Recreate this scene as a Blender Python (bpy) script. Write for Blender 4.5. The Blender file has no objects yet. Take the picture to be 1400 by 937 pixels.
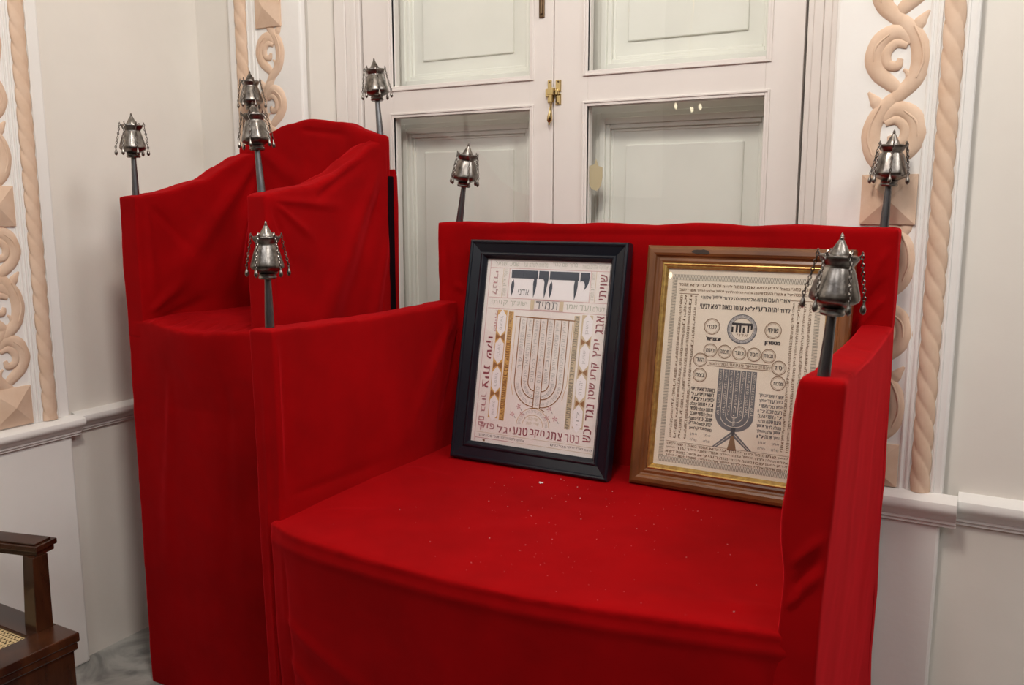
import bpy, bmesh, math, random
from mathutils import Vector, Matrix, noise
from mathutils.geometry import delaunay_2d_cdt
from math import sin, cos, pi, sqrt, exp

random.seed(7)
S = bpy.context.scene
COL = S.collection

# ------------------------------------------------------------------ camera
YAW, PITCH, ROLL, FPX = .5065, .1562, -.0005, 1179.4
fw = Vector((-sin(YAW)*cos(PITCH), cos(YAW)*cos(PITCH), -sin(PITCH)))
rt = Vector((cos(YAW), sin(YAW), 0)); up = rt.cross(fw)
rt2 = rt*cos(ROLL)+up*sin(ROLL); up2 = -rt*sin(ROLL)+up*cos(ROLL)
cd = bpy.data.cameras.new('camera'); cam = bpy.data.objects.new('camera', cd); COL.objects.link(cam)
cd.sensor_width = 36; cd.lens = 36*FPX/1400; cd.clip_start = .05
cd.dof.use_dof = True; cd.dof.focus_distance = 2.4; cd.dof.aperture_fstop = 9
m = Matrix((rt2, up2, -fw)).transposed().to_4x4(); m.translation = (0, 0, 1.6)
cam.matrix_world = m
S.camera = cam

# ------------------------------------------------------------------ world, exposure
w = bpy.data.worlds.new('world'); S.world = w; w.use_nodes = True
w.node_tree.nodes['Background'].inputs[0].default_value = (.80, .88, 1, 1)
w.node_tree.nodes['Background'].inputs[1].default_value = 1.0
S.view_settings.view_transform = 'Standard'; S.view_settings.look = 'None'
S.view_settings.gamma = 1; S.view_settings.use_curve_mapping = False
S.view_settings.exposure = -0.16

# ------------------------------------------------------------------ area lights added at unseen windows, placed high for the wall gradient
def area(name, loc, rot, sx, sy, power, col):
    l = bpy.data.lights.new(name, 'AREA'); l.shape = 'RECTANGLE'; l.size = sx; l.size_y = sy
    l.energy = power; l.color = col
    o = bpy.data.objects.new(name, l); COL.objects.link(o); o.location = loc; o.rotation_euler = rot
    return o
RWIN = [(-.9, 1.1), (1.2, 1.1)]         # unseen windows added in the right wall: centre y, width
FWIN = [(-1.5, 1.1), (.6, 1.1)]                     # unseen windows added in the wall behind the camera: centre x, width
for y, wd in RWIN:
    area('added_daylight', (2.36, y, 4.3), (0, pi/2, 0), 1.4, wd, 62, (1, .985, .96))
for x, wd in FWIN:
    area('added_daylight', (x, -2.56, 4.3), (pi/2, 0, 0), wd, 1.4, 26, (.97, .98, 1))

# ------------------------------------------------------------------ helpers
def tag(o, label=None, cat=None, group=None, kind=None):
    if label: o['label'] = label
    if cat: o['category'] = cat
    if group: o['group'] = group
    if kind: o['kind'] = kind
    return o
def empty(name, loc=(0, 0, 0), rz=0, parent=None):
    o = bpy.data.objects.new(name, None); COL.objects.link(o); o.location = loc; o.rotation_euler = (0, 0, rz)
    o.empty_display_size = .05; o.parent = parent
    return o
def link(name, me, mat=None, parent=None, loc=None, smooth=False):
    o = bpy.data.objects.new(name, me); COL.objects.link(o)
    if mat and not me.materials: me.materials.append(mat)
    if parent: o.parent = parent
    if loc: o.location = loc
    if smooth:
        for p in me.polygons: p.use_smooth = True
    return o
def pymesh(name, v, f):
    me = bpy.data.meshes.new(name); me.from_pydata([tuple(a) for a in v], [], f); me.update(); return me
class MB:
    def __init__(s): s.v = []; s.f = []
    def add(s, v, f):
        n = len(s.v); s.v += [tuple(a) for a in v]; s.f += [tuple(i+n for i in q) for q in f]; return s
    def box(s, x0, x1, y0, y1, z0, z1, M=None):
        v = [Vector((x, y, z)) for z in (z0, z1) for y in (y0, y1) for x in (x0, x1)]
        if M: v = [M @ a for a in v]
        return s.add(v, [(0, 2, 3, 1), (4, 5, 7, 6), (0, 1, 5, 4), (2, 6, 7, 3), (0, 4, 6, 2), (1, 3, 7, 5)])
    def prism(s, pts, a0, a1, axis):        # outline pts (p,q) extruded on an axis
        def P(p, q, t): return {'x': (t, p, q), 'y': (p, t, q), 'z': (p, q, t)}[axis]
        n = len(pts); v = [P(p, q, a0) for p, q in pts]+[P(p, q, a1) for p, q in pts]
        f = [(i, (i+1) % n, n+(i+1) % n, n+i) for i in range(n)]+[tuple(range(n))[::-1], tuple(range(n, 2*n))]
        return s.add(v, f)
    def lathe(s, prof, n=24, lobes=None, M=None, cap=True):
        v = []; f = []
        for z, r in prof:
            for k in range(n):
                a = 2*pi*k/n; q = r*(lobes(z, a) if lobes else 1)
                p = Vector((q*cos(a), q*sin(a), z)); v.append(M @ p if M else p)
        for j in range(len(prof)-1):
            for k in range(n): f.append((j*n+k, j*n+(k+1) % n, (j+1)*n+(k+1) % n, (j+1)*n+k))
        if cap: f += [tuple(range(n))[::-1], tuple(range((len(prof)-1)*n, len(prof)*n))]
        return s.add(v, f)
    def tube(s, pts, rad, n=8, flat=1.0, up_=Vector((0, -1, 0)), cap=True):
        pts = [Vector(p) for p in pts]; v = []; f = []; m_ = len(pts)
        if not hasattr(rad, '__len__'): rad = [rad]*m_
        for i, p in enumerate(pts):
            t = (pts[min(i+1, m_-1)]-pts[max(i-1, 0)]).normalized()
            sd = t.cross(up_).normalized() if abs(t.dot(up_)) < .99 else t.cross(Vector((1, 0, 0))).normalized()
            u_ = sd.cross(t)
            for k in range(n):
                a = 2*pi*k/n; v.append(p+sd*cos(a)*rad[i]+u_*sin(a)*rad[i]*flat)
        for j in range(m_-1):
            for k in range(n): f.append((j*n+k, j*n+(k+1) % n, (j+1)*n+(k+1) % n, (j+1)*n+k))
        if cap: f += [tuple(range(n))[::-1], tuple(range((m_-1)*n, m_*n))]
        return s.add(v, f)
    def build(s, name, mat, parent=None, smooth=False, bevel=0, loc=None):
        me = pymesh(name, s.v, s.f)
        bm = bmesh.new(); bm.from_mesh(me); bmesh.ops.recalc_face_normals(bm, faces=bm.faces)
        if bevel:
            ed = [e for e in bm.edges if len(e.link_faces) == 2 and e.calc_face_angle(0) > .5]
            bmesh.ops.bevel(bm, geom=ed, offset=bevel, segments=2, affect='EDGES', profile=.5, clamp_overlap=True)
        bm.to_mesh(me); bm.free()
        o = link(name, me, mat, parent, loc)
        if smooth: smooth_by_angle(me)
        return o
def smooth_by_angle(me, ang=.7):
    for p in me.polygons: p.use_smooth = True
    bm = bmesh.new(); bm.from_mesh(me)
    for e in bm.edges: e.smooth = not (len(e.link_faces) == 2 and e.calc_face_angle(0) > ang)
    bm.to_mesh(me); bm.free()
def lerp(tab, x):
    if x <= tab[0][0]: return tab[0][1]
    for (a, b), (c, d) in zip(tab, tab[1:]):
        if x <= c:
            t = (x-a)/(c-a); t = t*t*(3-2*t)*.35+t*.65
            return b+(d-b)*t
    return tab[-1][1]
def catmull(P, n=8):
    P = [Vector(p) for p in P]; Q = [2*P[0]-P[1]]+P+[2*P[-1]-P[-2]]; out = []
    for i in range(1, len(Q)-2):
        for k in range(n):
            t = k/n; a, b, c, d = Q[i-1:i+3]
            out.append(.5*((2*b)+(c-a)*t+(2*a-5*b+4*c-d)*t*t+(3*b-a-3*c+d)*t**3))
    return out+[P[-1]]

# ------------------------------------------------------------------ materials
def mat(name, col, rough=.6, metal=0, bump=0, bscale=60, var=0, vscale=4, col2=None, sheen=0, coat=0, spec=.5, detail=4, bdist=.002, stretch=(1, 1, 1), ior=None):
    M = bpy.data.materials.new(name); M.use_nodes = True; nt = M.node_tree; N = nt.nodes; L = nt.links
    p = N['Principled BSDF']; p.inputs['Base Color'].default_value = (*col, 1); p.inputs['Roughness'].default_value = rough
    p.inputs['Metallic'].default_value = metal; p.inputs['Specular IOR Level'].default_value = spec
    if coat: p.inputs['Coat Weight'].default_value = coat; p.inputs['Coat Roughness'].default_value = .12
    if sheen:
        p.inputs['Sheen Weight'].default_value = sheen; p.inputs['Sheen Roughness'].default_value = .35
    tc = N.new('ShaderNodeTexCoord'); mp = N.new('ShaderNodeMapping'); mp.inputs['Scale'].default_value = stretch
    L.new(tc.outputs['Object'], mp.inputs[0])
    if var or col2:
        n1 = N.new('ShaderNodeTexNoise'); n1.inputs['Scale'].default_value = vscale; n1.inputs['Detail'].default_value = detail; n1.inputs['Roughness'].default_value = .6
        L.new(mp.outputs[0], n1.inputs['Vector'])
        r = N.new('ShaderNodeValToRGB'); r.color_ramp.elements[0].position = .35; r.color_ramp.elements[1].position = .68
        c2 = col2 or tuple(c*(1-var) for c in col)
        r.color_ramp.elements[0].color = (*c2, 1); r.color_ramp.elements[1].color = (*col, 1)
        L.new(n1.outputs[0], r.inputs[0]); L.new(r.outputs[0], p.inputs['Base Color'])
    if bump:
        n2 = N.new('ShaderNodeTexNoise'); n2.inputs['Scale'].default_value = bscale; n2.inputs['Detail'].default_value = 5
        b = N.new('ShaderNodeBump'); b.inputs['Strength'].default_value = bump; b.inputs['Distance'].default_value = bdist
        L.new(mp.outputs[0], n2.inputs['Vector']); L.new(n2.outputs[0], b.inputs['Height']); L.new(b.outputs[0], p.inputs['Normal'])
    return M
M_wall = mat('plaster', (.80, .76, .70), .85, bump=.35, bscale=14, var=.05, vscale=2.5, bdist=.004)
M_far = mat('low_bounce_plaster', (.18, .15, .12), .9)  # unseen right and front walls, coloured dark to cut bounced light
M_pil = mat('white_plaster', (.84, .82, .79), .8, bump=.35, bscale=40, var=.03, vscale=5, bdist=.002)
M_peach = mat('peach_plaster', (.72, .54, .41), .85, bump=.4, bscale=45, col2=(.65, .46, .33), vscale=14, bdist=.002)
M_paint = mat('door_paint', (.79, .74, .705), .38, bump=.12, bscale=18, var=.03, vscale=6, bdist=.001)
M_shut = mat('shutter_paint', (.92, .91, .85), .5, bump=.1, bscale=18, var=.05, vscale=5, bdist=.001)
M_ceil = mat('ceiling_plaster', (.48, .45, .40), .9)
M_velvet = mat('red_velvet', (.325, .0005, .002), .9, bump=.25, bscale=900, col2=(.245, .0004, .0014), vscale=4, sheen=.7, spec=.08, bdist=.0006)
M_velvet.node_tree.nodes['Principled BSDF'].inputs['Sheen Tint'].default_value = (1, .02, .035, 1)
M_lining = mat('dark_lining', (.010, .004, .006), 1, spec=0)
M_silver = mat('tarnished_silver', (.34, .31, .28), .30, 1, bump=.25, bscale=120, col2=(.10, .088, .08), vscale=45, bdist=.0008)
M_silver2 = mat('silver_pole_metal', (.22, .22, .225), .38, 1, bump=.35, bscale=160, col2=(.14, .14, .15), vscale=60, bdist=.0008, stretch=(1, 1, .3))
M_brass = mat('polished_brass', (.66, .50, .24), .16, 1)
M_bronze = mat('dark_bronze', (.14, .09, .05), .4, .8)
M_black = mat('black_lacquer', (.007, .009, .015), .30, bump=.1, bscale=40, coat=.12, spec=.4, bdist=.0006)
M_wood = mat('frame_wood', (.22, .082, .024), .36, bump=.15, bscale=30, col2=(.10, .034, .011), vscale=22, coat=.1, stretch=(.18, 1, 1), bdist=.0006)
M_woodv = mat('frame_wood_upright', (.22, .082, .024), .36, bump=.15, bscale=30, col2=(.10, .034, .011), vscale=22, coat=.1, stretch=(1, .18, 1), bdist=.0006)
M_gilt = mat('worn_gilt', (.62, .42, .13), .35, .75, bump=.2, bscale=90, col2=(.40, .24, .08), vscale=60, bdist=.0006)
M_knot = mat('dark_knot', (.03, .013, .006), .4)
M_paperL = mat('aged_paper', (.90, .865, .83), .8, col2=(.86, .80, .76), vscale=9)
M_paperR = mat('cream_paper', (.85, .77, .65), .8, col2=(.80, .71, .58), vscale=7)
M_mahog = mat('dark_mahogany', (.06, .020, .009), .25, bump=.12, bscale=30, col2=(.02, .007, .004), vscale=16, coat=.2, stretch=(.2, 1, 1), bdist=.0006)
M_mahogv = mat('dark_mahogany_upright', (.075, .024, .009), .25, bump=.12, bscale=30, col2=(.025, .008, .004), vscale=16, coat=.2, stretch=(1, 1, .2), bdist=.0006)
M_cane = mat('cane', (.70, .52, .28), .6)
M_white = mat('lint_white', (.85, .80, .78), .9)
M_carton = mat('backing', (.2, .15, .1), .9)
def ink(name, c): return mat(name, c, .8)
I_navy = ink('ink_blue_black', (.030, .045, .075)); I_red = ink('ink_red', (.50, .16, .19)); I_pink = ink('ink_faded_red', (.68, .38, .40))
I_brown = ink('ink_brown', (.34, .165, .065)); I_gold = ink('ink_gold', (.72, .44, .14)); I_grey = ink('ink_grey', (.50, .48, .47))
I_ochre = ink('ink_pale_gold', (.68, .56, .38)); I_loz = ink('ink_white', (.92, .89, .90)); I_olive = ink('ink_olive_grey', (.33, .30, .24))
I_umber = ink('ink_umber', (.25, .15, .085)); I_black = ink('ink_black', (.045, .04, .045)); I_slate = ink('ink_slate', (.17, .17, .18)); I_green = ink('ink_green_grey', (.52, .53, .45))
I_cream = ink('ink_cream', (.74, .68, .58))
def glass(name, tint=(1, 1, 1)):
    M = bpy.data.materials.new(name); M.use_nodes = True; nt = M.node_tree; N = nt.nodes; L = nt.links
    N.remove(N['Principled BSDF'])
    tr = N.new('ShaderNodeBsdfTransparent'); tr.inputs[0].default_value = (*tint, 1)
    gl = N.new('ShaderNodeBsdfGlossy'); gl.inputs['Roughness'].default_value = .005
    fr = N.new('ShaderNodeFresnel'); fr.inputs[0].default_value = 1.5
    ge = N.new('ShaderNodeNewGeometry'); mr = N.new('ShaderNodeMapRange'); mr.inputs[3].default_value = 1.5; mr.inputs[4].default_value = 1/1.5
    L.new(ge.outputs['Backfacing'], mr.inputs[0]); L.new(mr.outputs[0], fr.inputs[0])
    n = N.new('ShaderNodeTexNoise'); n.inputs['Scale'].default_value = 3.5; n.inputs['Detail'].default_value = 0
    tc = N.new('ShaderNodeTexCoord'); L.new(tc.outputs['Object'], n.inputs['Vector'])
    b = N.new('ShaderNodeBump'); b.inputs['Strength'].default_value = .12; b.inputs['Distance'].default_value = .01
    L.new(n.outputs[0], b.inputs['Height']); L.new(b.outputs[0], gl.inputs['Normal'])
    mx = N.new('ShaderNodeMixShader'); L.new(fr.outputs[0], mx.inputs[0]); L.new(tr.outputs[0], mx.inputs[1]); L.new(gl.outputs[0], mx.inputs[2])
    L.new(mx.outputs[0], N['Material Output'].inputs[0]); return M
M_glass = glass('window_glass', (.985, .992, .988)); M_pglass = glass('picture_glass', (.98, .98, .98))
def emis(name, c, s):
    M = bpy.data.materials.new(name); M.use_nodes = True; N = M.node_tree.nodes; p = N['Principled BSDF']
    p.inputs['Base Color'].default_value = (*c, 1); p.inputs['Emission Color'].default_value = (*c, 1); p.inputs['Emission Strength'].default_value = s
    return M
M_bulb = emis('lamp_glow', (1, .85, .6), 14)
def marble():
    M = mat('grey_marble', (.42, .42, .41), .28); nt = M.node_tree; N = nt.nodes; L = nt.links
    tc = N.new('ShaderNodeTexCoord'); n = N.new('ShaderNodeTexNoise'); n.inputs['Scale'].default_value = 4.5; n.inputs['Detail'].default_value = 9; n.inputs['Distortion'].default_value = 2.2
    r = N.new('ShaderNodeValToRGB'); r.color_ramp.elements[0].position = .36; r.color_ramp.elements[0].color = (.19, .195, .19, 1)
    r.color_ramp.elements[1].position = .62; r.color_ramp.elements[1].color = (.42, .42, .40, 1)
    L.new(tc.outputs['Object'], n.inputs['Vector']); L.new(n.outputs[0], r.inputs[0]); L.new(r.outputs[0], N['Principled BSDF'].inputs['Base Color'])
    return M
M_marble = marble()

# ================================================================== STRUCTURE
YB, YP, XL, XLP = 2.44, 2.40, -2.739, -2.703       # back wall, its pilasters, left wall, its pilaster
def struct(o): o['kind'] = 'structure'; return o
CE = 5.4
struct(MB().box(-3.1, 3.4, -3.0, 3.0, -.1, 0).build('floor', M_marble))
struct(MB().box(-3.1, 3.4, -3.0, 3.0, CE, CE+.1).build('ceiling', M_ceil))
ZT = 3.1                                             # top of the window niche
wb = MB().box(-2.9, -2.178, YB, 2.9, 0, CE).box(-.38, 3.4, YB, 2.9, 0, CE).box(-2.178, -.38, YB, 2.9, ZT, CE).box(-2.178, -.38, 2.60, 2.9, 0, .80).box(-2.178, -.38, 2.84, 2.9, .8, ZT)
struct(wb.build('wall_back', M_wall))
# left wall with an arched opening nearer the camera
def arch_pts(y0, y1, zs, zt, n=14):
    c = (y0+y1)/2; r = (y1-y0)/2
    return [(y0, 0)]+[(c-r*cos(pi*k/n), zs+(zt-zs)*sin(pi*k/n)) for k in range(n+1)]+[(y1, 0)]
A = arch_pts(.03, 1.28, 1.78, 1.98)
wl = MB().box(-2.9, XL, 1.28, 3.0, 0, CE).box(-2.9, XL, -2.9, .03, 0, CE)
ap = A[1:-1]
for (ya, za), (yb2, zb2) in zip(ap, ap[1:]):
    wl.prism([(ya, za), (yb2, zb2), (yb2, CE), (ya, CE)], -2.9, XL, 'x')
struct(wl.build('wall_left', M_wall))
struct(MB().box(-3.0, -2.9, -.2, 1.5, 0, 2.4).build('door_1', mat('beige_door', (.52, .47, .36), .5)))
def wall_holes(name, horiz, holes, z0, z1, plane, a, b):
    mb = MB(); cur = a
    def bx(p, q, zz0, zz1):
        if horiz: mb.box(p, q, plane, plane+.25, zz0, zz1)
        else: mb.box(plane, plane+.25, p, q, zz0, zz1)
    for c, wd in sorted(holes):
        bx(cur, c-wd/2, 0, CE); bx(c-wd/2, c+wd/2, 0, z0); bx(c-wd/2, c+wd/2, z1, CE); cur = c+wd/2
    bx(cur, b, 0, CE)
    return struct(mb.build(name, M_far))
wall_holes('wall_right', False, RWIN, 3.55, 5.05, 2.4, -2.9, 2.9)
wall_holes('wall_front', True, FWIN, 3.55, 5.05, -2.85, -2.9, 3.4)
for i, (y, wd) in enumerate(RWIN):                  # unseen windows added for the area lights: bars only
    mb = MB()
    for k in (-1, 0, 1): mb.box(2.44, 2.48, y+k*(wd/2-.02)-.02, y+k*(wd/2-.02)+.02, 3.55, 5.05)
    for z in (3.57, 4.05, 4.55, 5.03): mb.box(2.44, 2.48, y-wd/2, y+wd/2, z-.02, z+.02)
    struct(mb.build('window_%d' % (i+2), M_paint))
for i, (x, wd) in enumerate(FWIN):
    mb = MB()
    for k in (-1, 0, 1): mb.box(x+k*(wd/2-.02)-.02, x+k*(wd/2-.02)+.02, -2.66, -2.62, 3.55, 5.05)
    for z in (3.57, 4.05, 4.55, 5.03): mb.box(x-wd/2, x+wd/2, -2.66, -2.62, z-.02, z+.02)
    struct(mb.build('window_%d' % (i+5), M_paint))

# added out of view to cut bounced light: dark panelling, dark floor covering
M_panel = mat('low_bounce_panelling', (.05, .025, .014), .5)
struct(MB().box(2.36, 2.40, -2.6, 2.40, 0, 2.2).build('trim_7', M_panel))
struct(MB().box(-2.70, 2.36, -2.60, -2.56, 0, 2.2).build('trim_8', M_panel))
struct(MB().box(XL, XL+.03, -2.56, -.05, 0, 1.7).build('trim_9', M_panel))
cp = MB().box(-1.6, 2.1, -2.3, .9, 0, .012).build('added_carpet', mat('low_bounce_carpet', (.06, .012, .012), .95), bevel=.004)
tag(cp, 'dark red floor covering added out of view to cut bounced light', 'added_carpet')

# --- pilasters: slab, vertical beads, rope, scrollwork, faceted blocks
def pilaster(name, O, U, Nn, width, rope_u, rope_w, beads, scroll_u, scroll_w, mir, zb, zt, blocks, phase, hand):
    """O: origin on the wall face (u=0), U along the wall, Nn out of the wall. Parts lie on the slab face."""
    O = Vector(O); U = Vector(U); Nn = Vector(Nn); Z = Vector((0, 0, 1))
    P = lambda u, n, z: O+U*u+Nn*n+Z*z
    root = empty(name, O)
    def put(mb, nm, mt, **k):
        mb.v = [tuple(Vector(a)-O) for a in mb.v]; return mb.build(nm, mt, root, **k)
    def gbox(mb, u0, u1, n0, n1, z0, z1):
        v = [P(u, n, z) for z in (z0, z1) for n in (n0, n1) for u in (u0, u1)]
        mb.add(v, [(0, 2, 3, 1), (4, 5, 7, 6), (0, 1, 5, 4), (2, 6, 7, 3), (0, 4, 6, 2), (1, 3, 7, 5)])
    mb = MB(); gbox(mb, 0, width, -.03, 0, 0, CE-.001)
    put(mb, 'shaft', M_pil, bevel=.008)
    for bu in beads:
        mb = MB(); mb.tube([P(bu, -.001, z) for z in (zb, zt)], .0055, 8, up_=Nn); put(mb, 'bead', M_pil, smooth=True)
    # twisted rope
    mb = MB(); n = 48; R = rope_w/2; steps = int((zt-zb)/.007); v = []; f = []
    for j in range(steps+1):
        z = zb+(zt-zb)*j/steps
        for k in range(n):
            a = 2*pi*k/n; q = 3*(a-z*2*pi/.195+phase)/2
            r = R*(.74+.28*abs(sin(q))**.36)
            v.append(P(rope_u+r*cos(a), max(-.01, .62*r*sin(a))+.0, z))
    for j in range(steps):
        for k in range(n): f.append((j*n+k, j*n+(k+1) % n, (j+1)*n+(k+1) % n, (j+1)*n+k))
    f += [tuple(range(n))[::-1], tuple(range(steps*n, steps*n+n))]
    mb.add(v, f); o = put(mb, 'twisted_rope_moulding', M_peach, smooth=True)
    o['label'] = 'peach twisted rope moulding'
    mb = MB()                                         # cove strips either side of the rope
    gbox(mb, rope_u-R-.009, rope_u-R-.002, 0, .004, zb, zt); gbox(mb, rope_u+R+.002, rope_u+R+.009, 0, .004, zb, zt)
    put(mb, 'fillet', M_pil, bevel=.0015)
    # faceted blocks
    bw = scroll_w*.50
    for z0, z1 in blocks:
        mb = MB(); zc = (z0+z1)/2
        b = [P(scroll_u-bw, 0, z0), P(scroll_u+bw, 0, z0), P(scroll_u+bw, 0, z1), P(scroll_u-bw, 0, z1)]
        c = [P(scroll_u-bw, .008, z0), P(scroll_u+bw, .008, z0), P(scroll_u+bw, .008, z1), P(scroll_u-bw, .008, z1)]
        mb.add(b+c+[P(scroll_u, .030, zc)], [(0, 1, 5, 4), (1, 2, 6, 5), (2, 3, 7, 6), (3, 0, 4, 7), (4, 5, 8), (5, 6, 8), (6, 7, 8), (7, 4, 8), (3, 2, 1, 0)])
        o = put(mb, 'faceted_block', M_peach)
    # scrolls: one motif per step, alternately mirrored
    def motif(zc, s):
        w2 = scroll_w/2
        Q = lambda a, b: P(scroll_u+mir*s*a*w2, 0, zc+b*w2)
        mb = MB()
        def stroke(pts, rad, flat=.42, lift=0):
            c = catmull([Q(a, b) for a, b in pts], 7); m_ = len(c)
            rr = []
            for i in range(m_):
                t = i/(m_-1)*(len(rad)-1); k = min(int(t), len(rad)-2); rr.append((rad[k]+(rad[k+1]-rad[k])*(t-k))*w2)
            mb.tube([q+Nn*(-.001+lift) for q in c], rr, 10, flat, up_=Nn)
        # sweeping stem on the far side of the volute
        stroke([(-.25, 1.75), (.15, 1.35), (.62, .75), (.80, .05), (.62, -.75), (.05, -1.35), (-.45, -1.85)], [.14, .28, .33, .36, .33, .28, .14])
        # volute spiral
        stroke([(.42, .62), (-.05, 1.02), (-.62, .78), (-.85, .1), (-.62, -.48), (-.1, -.95), (.12, -1.30)], [.2, .32, .36, .36, .32, .27, .12])
        stroke([(.30, .50), (-.10, .62), (-.42, .30), (-.36, -.12), (-.02, -.22), (.10, .05)], [.12, .18, .2, .19, .18, .1], lift=.003)
        # leaf tips and veins
        stroke([(.55, 1.05), (.70, 1.35), (.98, 1.72)], [.20, .24, .06])
        stroke([(.22, -.35), (.40, -.55), (.30, -.95)], [.05, .12, .04], lift=.002)
        stroke([(.50, 1.20), (.80, .55), (.88, -.10), (.70, -.70)], [.03, .055, .055, .03], .8, lift=.009)
        stroke([(-.35, .95), (-.78, .55), (-.86, .0)], [.03, .05, .03], .8, lift=.009)
        o = put(mb, 'scroll', M_peach, smooth=True)
        return o
    for i, (zc, s) in enumerate(blocks_scrolls(blocks, zb, zt)): motif(zc, s)
    return root
def blocks_scrolls(blocks, zb, zt):
    out = []; bs = sorted(blocks)
    sg = 1
    for (a0, a1), (b0, b1) in zip(bs, bs[1:]):
        d = (b0-a1)/3
        for k in range(3):
            out.append((a1+d*(k+.5), sg)); sg = -sg
    return out
BL = [(.872, .985), (1.555, 1.68), (2.235, 2.36), (2.915, 3.04)]
rp = pilaster('wall_pilaster', (-.39, YP, 0), (1, 0, 0), (0, -1, 0), .325, .270, .048, (.222, .238), .150, .130, 1, .868, 3.4, BL, 0, -1)
tag(rp, 'plaster pilaster right of the window with peach scrolls and a full-length rope', 'pilaster')
lp = pilaster('wall_pilaster', (-2.53, YP, 0), (1, 0, 0), (0, -1, 0), .352, .068, .056, (.122, .138), .205, .118, -1, .868, 3.4, BL, 1, 1)
tag(lp, 'plaster pilaster behind the tall red chair, its peach rope left of the scrolls', 'pilaster')
BL2 = [(.905, 1.03), (1.54, 1.665), (2.175, 2.30), (2.81, 2.93)]
wp = pilaster('wall_pilaster', (XLP, 1.42, 0), (0, 1, 0), (1, 0, 0), .355, .282, .050, (.225, .238), .155, .13, -1, .90, 3.4, BL2, 2, -1)
tag(wp, 'plaster pilaster on the left wall at the left edge, beside the mahogany chair', 'pilaster')
# extra scroll run down to the rail is hidden; every part above stands on the slab

# --- chair rails (trim): profile swept along
def rail(name, P0, P1, out, z0, z1, d=.042, ext0=0, ext1=0):
    P0 = Vector(P0); P1 = Vector(P1); out = Vector(out); h = z1-z0
    prof = [(0, 0), (.25, 0), (.25, .10), (.40, .14), (.40, .24), (.55, .30), (.62, .42), (.80, .50), (1, .60), (1.08, .75), (1.0, .92), (.78, 1.0), (.3, 1.06), (0, 1.1)]
    a = [P0+out*p*d+Vector((0, 0, z0+q*h)) for p, q in prof]; b = [P1+out*p*d+Vector((0, 0, z0+q*h)) for p, q in prof]; n = len(prof)
    mb = MB().add(a+b, [(i, i+1, n+i+1, n+i) for i in range(n-1)]+[tuple(range(n))[::-1], tuple(range(n, 2*n)), (0, n, 2*n-1, n-1)])
    return struct(mb.build(name, M_pil, smooth=True))
rail('trim_1', (-.43, YP, 0), (-.03, YP, 0), (0, -1, 0), .785, .862)
rail('trim_2', (-.03, YB, 0), (3.2, YB, 0), (0, -1, 0), .785, .862)
rail('trim_3', (-2.70, YB, 0), (-2.55, YB, 0), (0, -1, 0), .80, .875)
rail('trim_4', (-2.55, YP, 0), (-2.14, YP, 0), (0, -1, 0), .80, .875)
rail('trim_5', (XLP, 1.38, 0), (XLP, 1.80, 0), (1, 0, 0), .828, .893)
rail('trim_6', (XL, 1.80, 0), (XL, YB, 0), (1, 0, 0), .828, .893)

# --- window: casement pair in the niche, glazed, shutters behind
def frame_rect(mb, x0, x1, z0, z1, w_, y0, y1):      # rectangular ring
    mb.box(x0, x0+w_, y0, y1, z0, z1).box(x1-w_, x1, y0, y1, z0, z1).box(x0+w_, x1-w_, y0, y1, z0, z0+w_).box(x0+w_, x1-w_, y0, y1, z1-w_, z1)
YW = 2.585
win = empty('window_1', (0, 0, 0)); win['kind'] = 'structure'
mb = MB().box(-2.178, -2.055, 2.60, 2.70, .80, ZT).box(-.498, -.38, 2.60, 2.70, .80, ZT).box(-2.055, -.498, 2.60, 2.70, 3.0, ZT).box(-2.178, -.38, 2.50, 2.84, .76, .80)
for xa, s in ((-2.055, -1), (-.498, 1)):
    for k, (o_, y) in enumerate(((0.004, .022), (.020, .026), (.046, .0235), (.068, .028))):
        w_ = (.016, .026, .022, .050)[k]
        a = xa+s*o_; b = xa+s*(o_+w_); mb.box(min(a, b), max(a, b), 2.60-y, 2.60, .80, 3.02+o_)
mb.build('window_frame', M_paint, win, bevel=.003)
LEAF = [(-2.051, -1.282, -1.920, -1.367), (-1.278, -.502, -1.160, -.605)]
PANE = [(.93, 1.915), (2.024, 2.93)]
for i, (x0, x1, g0, g1) in enumerate(LEAF):
    lf = empty('casement', (0, 0, 0), 0, win)
    mb = MB().box(x0, g0, YW, YW+.042, .82, 2.99).box(g1, x1, YW, YW+.042, .82, 2.99)
    for z0, z1 in ((.82, .93), (1.915, 2.024), (2.93, 2.99)): mb.box(g0, g1, YW, YW+.042, z0, z1)
    mb.build('sash', M_paint, lf, bevel=.0012)
    mb = MB()
    for z0, z1 in PANE:
        # ovolo bead, proud of the sash and mitred round each pane
        for (o_, w_, d) in ((-.016, .007, .006), (-.009, .009, .003)):
            frame_rect(mb, g0+o_, g1-o_, z0+o_, z1-o_, w_, YW-d, YW+.012)
    mb.build('glazing_bead', M_paint, lf, bevel=.0015)
    for z0, z1 in PANE:
        MB().box(g0-.004, g1+.004, YW+.018, YW+.0205, z0-.004, z1+.004).build('pane', M_glass, lf)
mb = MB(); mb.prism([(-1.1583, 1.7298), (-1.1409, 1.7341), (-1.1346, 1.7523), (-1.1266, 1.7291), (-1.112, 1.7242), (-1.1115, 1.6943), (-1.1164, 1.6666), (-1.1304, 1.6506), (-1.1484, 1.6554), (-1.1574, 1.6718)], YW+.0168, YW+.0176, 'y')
o = mb.build('brown_patch', mat('patch_brown', (.50, .43, .27), .8), lf); o['label'] = 'brown irregular patch on the pane'  # flat brown irregular patch just before the right lower pane
MB().box(-1.300, -1.262, YW+.043, YW+.056, .82, 2.99).build('meeting_strip', M_bronze, win)
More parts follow.
